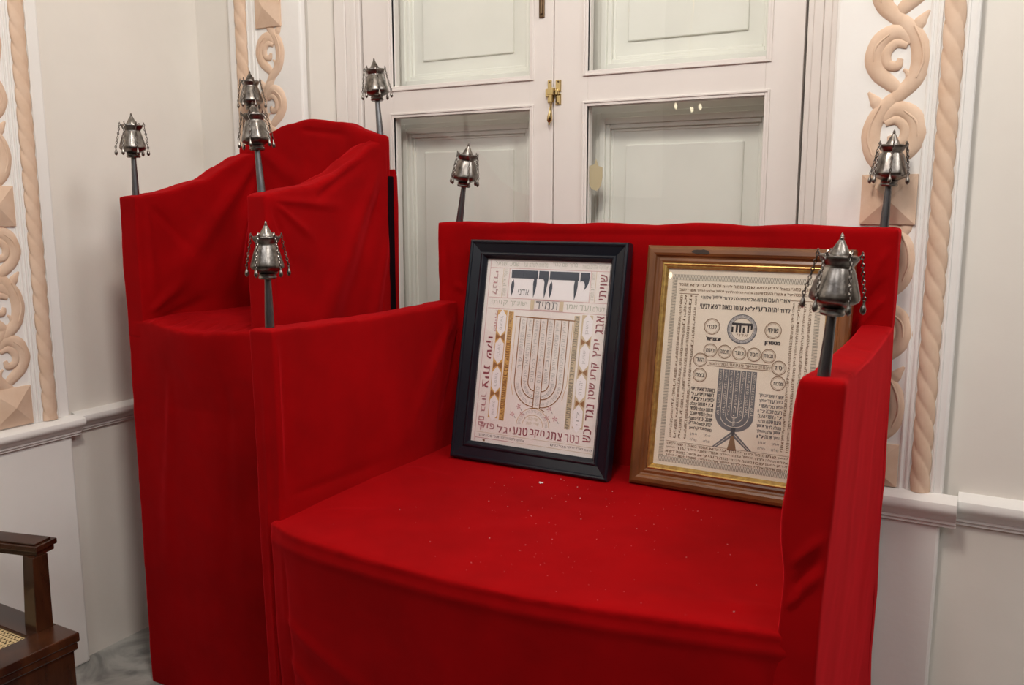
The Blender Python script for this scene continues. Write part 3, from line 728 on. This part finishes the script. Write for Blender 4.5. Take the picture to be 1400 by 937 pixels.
# top and middle bands of pale lettering
def band(mb, y, x0_, x1_, h, words, col=None, jit=0):
    k = len(words); d = (x1_-x0_)/k
    for i, wd in enumerate(words): put_text(mb, wd, x1_-d*(i+.5), y, d*.84, h, 0, z2)
band(K[I_green], .5915, .075, .455, .014, ('יאהדונהי אלהים צבאות', 'ברוך שם כבוד', 'מלכותו לעולם ועד', 'שמע ישראל'))
band(K[I_green], .4725, .075, .205, .016, ('ישועתך', 'קויתי'), )
band(K[I_green], .4725, .325, .450, .016, ('לעולם', 'ועד', 'אמן'))
for x_ in (.120, .405):
    for k in range(3): put_text(K[I_green], ('חסד', 'דין', 'תפארת')[k], x_, .562-.028*k, .022, .010, pi/2, z2)
rect(K[I_ochre], .212, .224, .458, .487, z1); rect(K[I_ochre], .306, .319, .458, .487, z1)
put_text(K[I_slate], 'תמיד', .265, .473, .070, .022, 0, z2, 3)
line(K[I_pink], [(.226, .487), (.306, .487), (.307, .459), (.227, .459)], .0012, z2, True)
# the great name: flat-topped letters with leaf-shaped legs
G = K[I_navy]
def leaf(x, ya, yb, w_):
    h = ya-yb; poly(G, [(x+.002, ya), (x+w_*.45, ya-h*.22), (x+w_*.5, ya-h*.42), (x+w_*.3, ya-h*.7), (x-.002, yb), (x-w_*.4, ya-h*.6), (x-w_*.5, ya-h*.38), (x-w_*.3, ya-h*.15)], z2)
poly(G, [(.140, .573), (.228, .573), (.228, .549), (.141, .549)], z2); leaf(.147, .545, .494, .011); leaf(.2205, .562, .493, .012)
poly(G, [(.2315, .573), (.263, .573), (.2635, .549), (.258, .512), (.254, .493), (.2515, .512), (.2510, .541), (.247, .549), (.2315, .549)], z2)
poly(G, [(.267, .573), (.3600, .573), (.3605, .549), (.267, .549)], z2); leaf(.273, .544, .493, .011); leaf(.3520, .562, .492, .012)
poly(G, [(.3640, .573), (.393, .573), (.3935, .560), (.391, .543), (.385, .530), (.378, .521), (.380, .532), (.379, .541), (.376, .547), (.370, .5485), (.3645, .5465)], z2)
rect(K[I_loz], .137, .3945, .4915, .5755, z0)
put_text(K[I_slate], 'אדני', .185, .508, .036, .016, 0, z3, 2)
# side letters reading downwards
def vcol(mb, words, x, ya, yb, h, rot, bold=0, res=2, xb=None):
    tot = sum(len(q) for q in words)+.7*(len(words)-1); y = ya; u_ = (ya-yb)/tot
    for q in words:
        l = len(q)*u_; xx = x if xb is None else x+(xb-x)*(ya-(y-l/2))/(ya-yb)
        put_text(mb, q, xx, y-l/2, l*.92, h, rot, z2, res, bold); y -= l+.7*u_
vcol(K[I_red], ['שויתי'], .437, .572, .495, .021, pi/2, .0006)
vcol(K[I_pink], ['לנגדי'], .089, .570, .495, .018, -pi/2, .0003)
vcol(K[I_red], ['אבג', 'יתץ', 'קרע'], .438, .454, .270, .024, pi/2, .0005, xb=.434)
vcol(K[I_red], ['שטן', 'נגד', 'יכש'], .434, .265, .095, .024, pi/2, .0005, xb=.429)
vcol(K[I_red], ['שקו', 'צית'], .086, .372, .215, .021, -pi/2, .0008)
vcol(K[I_pink], ['ברוך', 'שם'], .084, .205, .100, .019, -pi/2, .0006)
vcol(K[I_red], ['שויתי'], .100, .452, .385, .005, -pi/2)
line(K[I_red], [(.105, .450), (.104, .388)], .0016, z2)
for i, q in enumerate(('בטר', 'צתג', 'חקב', 'טנע', 'יגל', 'פזק')):
    put_text(K[I_red] if i in (1, 2, 3) else K[I_pink], q, .385-.0555*i, .101, .047, .023, 0, z2, 2, .0005)
# gold columns
def lozcol(x, flip):
    rect(K[I_gold], x-.0165, x+.0165, .130, .452, z0)
    for yc in (.414, .330, .244, .160):
        poly(K[I_loz], [(x, yc+.040), (x+.008, yc+.030), (x+.0145, yc+.022), (x+.0145, yc-.022), (x+.008, yc-.030), (x, yc-.040), (x-.008, yc-.030), (x-.0145, yc-.022), (x-.0145, yc+.022), (x-.008, yc+.030)], z1)
        put_text(K[I_grey], ('מיכאל', 'גבריאל', 'רפאל', 'אוריאל')[int((.414-yc)/.08)], x, yc, .040, .010, flip*pi/2, z2)
    for yc in (.372, .287, .202):
        for s_ in (-1, 1): poly(K[I_brown], [(x, yc), (x+s_*.014, yc+.011), (x+s_*.015, yc), (x+s_*.014, yc-.011)], z1+.0001)
lozcol(.1215, -1)
rect(K[I_ochre], .381, .4145, .130, .452, z0-.0001); 
for yc, xx in ((.417, .4005), (.333, .399), (.246, .397), (.159, .396)):
    poly(K[I_loz], [(xx, yc+.040), (xx+.0145, yc+.022), (xx+.0145, yc-.022), (xx, yc-.040), (xx-.0145, yc-.022), (xx-.0145, yc+.022)], z1)
    put_text(K[I_grey], ('ראובן', 'שמעון', 'יהודה', 'לוי')[int((.42-yc)/.085)], xx, yc, .038, .010, pi/2, z2)
for yc in (.375, .290, .202):
    for s_ in (-1, 1): poly(K[I_brown], [(.398, yc), (.398+s_*.013, yc+.010), (.398+s_*.013, yc-.010)], z1+.0001)
for i, x in enumerate((.1515, .366)):
    rect(K[I_gold if i == 0 else I_ochre], x-.0085, x+.0085, .126, .449, z0+.0001)
    for k in range(10):
        put_text(K[I_brown if i == 0 else I_olive], ('אלהינו', 'מלכנו', 'חננו', 'ועננו', 'כי אין', 'בנו', 'מעשים', 'עשה', 'עמנו', 'צדקה')[k], x, .433-.0325*k, .029, .0125, -pi/2 if i == 0 else pi/2, z2, 1, .0005)
# candelabrum of written branches
cx0, d_, yt, yc = .2625, .0225, .433, .262
line(K[I_brown], [(.166, .436), (.361, .434)], .0030, z2)
for s_ in (-1, 1):
    line(K[I_brown], [(cx0+s_*d_*.5, yt), (cx0+s_*d_*.5, .172)], .0028, z2)
    for k, rr in ((1.5, .034), (2.5, .0565), (3.5, .079)):
        yy = .250
        arc_ = [(cx0+s_*(d_*.5+(rr-.011)*cos(t)), yy-(rr-.008)*sin(t)*1.03) for t in [pi/2*j/12 for j in range(13)]]
        line(K[I_brown], [(cx0+s_*(rr), yt)]+[(cx0+s_*rr, yy+.02)]+arc_, .0027, z2)
line(K[I_gold], [(.170, .432), (.170, .25), (.182, .205)], .0012, z2); line(K[I_gold], [(.354, .432), (.353, .25), (.342, .205)], .0012, z2)
for k, x in enumerate((cx0-.0675, cx0-.045, cx0-.0225, cx0, cx0+.0225, cx0+.045, cx0+.0675)):
    for j, q in enumerate(PS67[k].split()[:5]): put_text(K[I_grey], q, x, .412-.037*j, .032, .0105, pi/2, z2)
for k, rr in ((0, .045), (1, .068)):
    for s_ in (-1, 1):
        for j in range(4):
            t = .25+.36*j; put_text(K[I_grey], ('סלה', 'עמים', 'כלם', 'ארץ')[j], cx0+s_*(rr*cos(t)), .248-rr*sin(t)*.95, .018, .009, s_*(pi/2-t), z2)
for k in range(2): put_text(K[I_grey], ('יברכנו', 'אלהים')[k], cx0, .225-.03*k, .026, .010, pi/2, z2)
line(K[I_brown], [(.235, .168), (.250, .173), (.262, .174), (.275, .173), (.290, .167)], .0022, z2)
for r_, t_ in ((.053, .0010), (.034, .0010)): line(K[I_gold], circ(.256, .119, r_, 20, .05, pi-.05), t_, z2)
for j in range(7): t = .25+.44*j; put_text(K[I_grey], 'ברוך', .256+.0435*cos(t), .119+.0435*sin(t), .018, .010, t-pi/2, z2)
for j in range(2): put_text(K[I_ochre], 'שדי יהוה', .256, .128+.013*j, .040-.01*j, .008, 0, z2)
for (x, y) in ((.205, .173), (.186, .150), (.218, .152), (.305, .176), (.326, .150), (.300, .150)):
    for j in range(5):
        a = 2*pi*j/5+x*40; poly(K[I_pink], [(x, y), (x+.006*cos(a-.3), y+.006*sin(a-.3)), (x+.009*cos(a), y+.009*sin(a)), (x+.006*cos(a+.3), y+.006*sin(a+.3))], z2)
    line(K[I_slate], [(x+.008, y-.006), (x+.012, y-.012)], .0012, z2)
# two lines of fine black writing at the foot
for j, q in enumerate(PS67[1].split()[:6]): put_text(K[I_black], q, .222-.0265*j, .0755, .023, .0065, 0, z2)
for j, q in enumerate(PS67[2].split()[:5]): put_text(K[I_black], q, .437-.0265*j, .0755, .023, .0065, 0, z2)
line(K[I_ochre], [(.068, .084), (.45, .083)], .001, z1); line(K[I_red], [(.068, .0665), (.20, .0665)], .0012, z1); line(K[I_ochre], [(.21, .067), (.45, .066)], .0010, z1)
poly(K[I_umber], [(.094, .062), (.102, .064), (.104, .058), (.098, .057)], z2)
finish(K, {I_pink: 'faded_red_lettering', I_ochre: 'pale_gold_ornament', I_green: 'grey_green_lettering', I_slate: 'dark_lettering', I_navy: 'large_lettering', I_loz: 'white_cartouche', I_red: 'red_lettering', I_gold: 'gold_ornament', I_grey: 'fine_grey_lettering', I_brown: 'candelabrum_drawing', I_olive: 'olive_lettering', I_black: 'fine_black_lettering', I_umber: 'ink_blot'}, pl_)

# ---------------- right print
ZP = -.0085
pr_ = MB().box(.056, .476, .056, .593, ZP-.002, ZP).build('paper', M_paperR, fr)
MB().box(.056, .476, .056, .593, -.0055, -.0040).build('picture_glass', M_pglass, fr)
K = Ink(); z0, z1, z2, z3 = ZP+.0003, ZP+.0006, ZP+.0009, ZP+.0012
XA, XB = .073, .459
# fringed border: two bands of short strokes
for y0_, y1_, n_ in ((.559, .574, 95), (.070, .085, 95)):
    rect(K[I_cream], XA, XB, y0_, y1_, z0)
    for k in range(n_):
        x = XA+(XB-XA)*k/n_; line(K[I_olive], [(x, y0_), (x+.0028, y1_)], .0019, z1)
for x0_, x1_ in ((XA, XA+.013), (XB-.013, XB)):
    for k in range(125):
        y = .085+(.474)*k/125; line(K[I_olive], [(x0_, y), (x1_, y+.0025)], .0017, z1)
def tline(x0_, x1_, y, h, txt, mb, per=.030, bold=.0002, rot=0):
    W_ = txt.split(); n_ = max(1, round((x1_-x0_)/per)); d = (x1_-x0_)/n_
    for k in range(n_): put_text(mb, W_[(k+int(y*977)) % len(W_)], x1_-d*(k+.5), y, d*.86, h, 0, z2, 1, bold)
def tcol(x, ya, yb, h, txt, mb, rot, per=.028, bold=.0002):
    W_ = txt.split(); n_ = max(1, round((ya-yb)/per)); d = (ya-yb)/n_
    for k in range(n_): put_text(mb, W_[(k*3+int(x*1977)) % len(W_)], x, ya-d*(k+.5), d*.9, h, rot, z2, 1, bold)
tline(.090, .442, .547, .0075, LONG, K[I_umber]); tline(.090, .442, .533, .0065, LONG2, K[I_umber], .026)
tline(.154, .386, .5165, .0095, LONG2, K[I_black], .028); tline(.152, .388, .4925, .0120, LONG, K[I_black], .030, .0004)
for x in (.101, .1135, .1265, .141): tcol(x, .520, .135, .0068, LONG, K[I_umber], -pi/2)
for x in (.394, .407, .421, .435): tcol(x, .514, .135, .0068, LONG2, K[I_umber], pi/2)
line(K[I_umber], [(.095, .523), (.147, .523)], .0014, z1); line(K[I_umber], [(.386, .518), (.440, .518)], .0014, z1)
for k, y in enumerate((.120, .110, .099, .089)): tline(.090, .442, y, .0065, (LONG, LONG2)[k % 2], K[I_umber])
# great medallion
cxm, cym = .269, .438
line(K[I_slate], circ(cxm, cym, .0375, 40), .0022, z2, True); line(K[I_grey], circ(cxm, cym, .0335, 40), .0060, z1, True); line(K[I_slate], circ(cxm, cym, .0290, 36), .0012, z2, True)
for k in range(14):
    a = 2*pi*k/14; put_text(K[I_slate], 'קדש', cxm+.0332*cos(a), cym+.0332*sin(a), .011, .0055, a-pi/2, z3)
put_text(K[I_black], 'יהוה', cxm, .441, .052, .024, 0, z2, 3, .0012); rect(K[I_black], cxm-.026, cxm+.026, .448, .454, z3)
put_text(K[I_umber], 'אדני', cxm+.002, .4225, .026, .0065, 0, z2, 2)
def medal(x, y, r, q):
    line(K[I_umber], circ(x, y, r, 28), .0017, z2, True); line(K[I_umber], circ(x, y, r-.0030, 28), .0006, z2, True); put_text(K[I_black], q, x, y, r*1.25, r*.55, 0, z3, 2, .0003)
medal(.190, .440, .0205, 'לנגדי'); medal(.348, .440, .0205, 'שויתי')
put_text(K[I_black], 'אכתריאל', .197, .4085, .038, .011, 0, z2, 2, .0010); put_text(K[I_black], 'מטטרון', .3485, .4065, .038, .0115, 0, z2, 2, .0010)
for i, x in enumerate((.191, .229, .267, .305, .342)): medal(x, .377-.0007*i, .0175, ('בינה', 'חכמה', 'כתר', 'חסד', 'גבורה')[i])
for x, y, q in ((.166, .350, 'הוד'), (.168, .310, 'נצח'), (.370, .346, 'יסוד'), (.371, .307, 'מלכות')): medal(x, y, .0178, q)
line(K[I_umber], [(.186, .3505), (.356, .3505), (.356, .3370), (.186, .3370)], .0014, z1, True); tline(.190, .352, .3437, .0075, PS67[0]+' '+PS67[1], K[I_umber], .024)
# dark striped candelabrum
cx0 = .2675
def armband(x, w_, mb, z):                           # filled U-band half
    pass
outer = [(cx0-.0495, .331), (cx0-.0495, .215)]+[(cx0-.0495*cos(t), .213-.042*sin(t)) for t in [pi*j/24 for j in range(1, 24)]]+[(cx0+.0495, .215), (cx0+.0495, .331)]
poly(K[I_slate], outer, z0)
for k in (0, 1, 2):
    rr = .0425-.0142*k
    for o_, mt in ((.0062, I_cream),):
        rx = .0495-.0141*(k+.92); pts = [(cx0-rx, .330), (cx0-rx, .215)]+[(cx0-rx*cos(t), .214-(rx*.86)*sin(t)) for t in [pi*j/20 for j in range(1, 20)]]+[(cx0+rx, .215), (cx0+rx, .330)]
        line(K[mt], pts, .0016, z1)
    rx = .0495-.0141*(k+.45)
    pts = [(cx0-rx, .328), (cx0-rx, .215)]+[(cx0-rx*cos(t), .214-(rx*.86)*sin(t)) for t in [pi*j/20 for j in range(1, 20)]]+[(cx0+rx, .215), (cx0+rx, .328)]
    for s_ in (-1, 1):
        for j in range(4): put_text(K[I_cream], PS67[k].split()[j % 4], cx0+s_*rx, .315-.030*j, .026, .0062, s_*pi/2, z2)
for j in range(5): put_text(K[I_cream], PS67[4].split()[j], cx0, .315-.030*j, .026, .0060, pi/2, z2)
rect(K[I_slate], cx0-.0055, cx0+.0055, .122, .185, z0)
for s_ in (-1, 1):
    poly(K[I_slate], [(cx0, .172), (cx0+s_*.005, .170), (cx0+s_*.052, .126), (cx0+s_*.040, .126), (cx0, .158)], z0)
    line(K[I_cream], [(cx0+s_*.003, .164), (cx0+s_*.045, .127)], .0012, z1)
poly(K[I_umber], [(cx0-.012, .123), (cx0+.012, .123), (cx0+.004, .160), (cx0-.004, .160)], z0+.0001)
line(K[I_umber], [(.090, .1262), (.440, .1262)], .0008, z1)
# text blocks beside it
for side, (xa, xb) in enumerate(((.147, .213), (.325, .389))):
    for k in range(9):
        tl = LONG if side == 0 else LONG2
        tline(xa+.0015*(k % 3), xb-.001*(k % 2), .2725-.0130*k, .0092, ' '.join(tl.split()[k:]), K[I_black if side == 0 else I_slate], .022, .0003)
    for k in range(2):
        put_text(K[I_slate], 'אמן סלה'.split()[k], xa+.018, .152-.014*k, .018, .007, 0, z2); put_text(K[I_slate], 'אמן סלה'.split()[k], xb-.012, .152-.014*k, .018, .007, 0, z2)
finish(K, {I_cream: 'cream_lettering', I_olive: 'fringed_border', I_umber: 'brown_lettering', I_black: 'black_lettering', I_slate: 'dark_candelabrum', I_grey: 'medallion_band'}, pr_)

# ================================================================== CANED CHAIR at the left edge
cc = empty('caned_armchair', (-2.36, 1.05, 0))
tag(cc, 'dark polished mahogany armchair with woven cane seat, cut off at the left edge', 'chair')
def cpart(mb, nm, mt, **k):
    mb.v = [tuple(Vector(a)-Vector((-2.36, 1.05, 0))) for a in mb.v]; return mb.build(nm, mt, cc, **k)
YA, YZ, XF, XK = .72, 1.352, -2.098, -2.655
cpart(MB().box(XF-.10, XF, YA, YZ, .428, .455), 'front_rail', M_mahogv, bevel=.004)
for y0_, y1_ in ((YA, YA+.085), (YZ-.085, YZ)): cpart(MB().box(XK, XF-.10, y0_, y1_, .428, .455), 'side_rail', M_mahog, bevel=.004)
cpart(MB().box(XK, XK+.06, YA+.085, YZ-.085, .428, .455), 'back_rail', M_mahogv, bevel=.004)
cpart(MB().box(XF-.018, XF-.004, YA+.004, YZ-.004, .405, .428), 'rail_bead', M_mahogv, bevel=.005)
cpart(MB().box(XF-.028, XF-.012, YA+.012, YZ-.012, .06, .41), 'front_panel', M_mahogv, bevel=.003)
for y0_ in (YA+.012, YZ-.028): cpart(MB().box(XK+.01, XF-.028, y0_, y0_+.016, .06, .43), 'side_panel', M_mahog, bevel=.003)
for x, y in ((XF-.055, YA+.04), (XF-.055, YZ-.04), (XK+.03, YA+.04), (XK+.03, YZ-.04)):
    cpart(MB().box(x-.025, x+.025, y-.025, y+.025, 0, .42), 'leg', M_mahogv, bevel=.004)
# woven cane: strands both ways leaving square holes
mb = MB(); X0, X1, Y0, Y1 = XK+.055, XF-.098, YA+.083, YZ-.083; st = .0125
k = 0; x = X0
while x < X1: mb.box(x, x+.0052, Y0, Y1, .4452+.0004*(k % 2), .4468+.0004*(k % 2)); x += st; k += 1
y = Y0; k = 0
while y < Y1: mb.box(X0, X1, y, y+.0052, .4456+.0004*(k % 2), .4472+.0004*(k % 2)); y += st; k += 1
o = cpart(mb, 'cane_weave', M_cane); o['kind'] = 'stuff'
for yy, s_ in ((1.330, 1), (.745, -1)):
    # post, tapering down, and slanting arm with a moulded end
    v = []
    for (z, a) in ((.452, .0245), (.655, .0215)):
        cx_ = -2.225 if z < .5 else -2.244; cy_ = yy-.012*s_ if z < .5 else yy+.006*s_
        v += [(cx_-a*1.1, cy_-a, z), (cx_+a*1.1, cy_-a, z), (cx_+a*1.1, cy_+a, z), (cx_-a*1.1, cy_+a, z)]
    mb = MB().add(v, [(0, 1, 5, 4), (1, 2, 6, 5), (2, 3, 7, 6), (3, 0, 4, 7), (3, 2, 1, 0), (4, 5, 6, 7)])
    cpart(mb, 'arm_post', M_mahogv, bevel=.002)
    R_ = Matrix.Translation((-2.225, yy+.030*s_, 0)) @ Matrix.Rotation(.26*s_, 4, 'Z')
    mb = MB().box(-.42, 0, -.038, .038, .668, .684, R_).box(-.42, -.006, -.032, .032, .652, .668, R_).box(-.41, -.012, -.030, .030, .684, .689, R_)
    cpart(mb, 'armrest', M_mahog, bevel=.004)
    cpart(MB().box(XK, XK+.045, yy-.10*s_-.022, yy-.10*s_+.022, .44, 1.05), 'back_post', M_mahogv, bevel=.004)
for z in (.62, .82, 1.0): cpart(MB().box(XK+.01, XK+.035, .85, 1.23, z, z+.05), 'back_slat', M_mahogv, bevel=.004)

# ================================================================== LINT
rn = random.Random(11); mb = MB()
def fleck(mb, x, y, z, r):
    a = rn.uniform(0, pi); c, s_ = cos(a)*r, sin(a)*r; e = r*.35
    mb.add([(x-c, y-s_, z), (x+s_*e/r, y-c*e/r, z), (x+c, y+s_, z), (x-s_*e/r, y+c*e/r, z), (x, y, z+e)], [(0, 1, 4), (1, 2, 4), (2, 3, 4), (3, 0, 4), (3, 2, 1, 0)])
for k in range(170):
    x = rn.gauss(-.80, .26); y = rn.uniform(1.43, 2.09)
    if not (-1.42 < x < -.32) or y < 1.40+.04*abs(x+.8): continue
    fleck(mb, x, y, ZS+.0015+rn.uniform(0, .002), abs(rn.gauss(0, .0007))+.0005)
o = mb.build('lint_specks', M_white); tag(o, 'tiny pale lint specks scattered over the red seat', 'lint', kind='stuff')
mb = MB(); fleck(mb, 0, 0, 0, .008); mb.box(-.006, .006, -.002, .002, 0, .002)
o = mb.build('lint_flake', M_white, loc=(-1.03, 2.02, ZS+.003)); tag(o, 'largest white flake of lint on the seat below the black frame', 'lint')
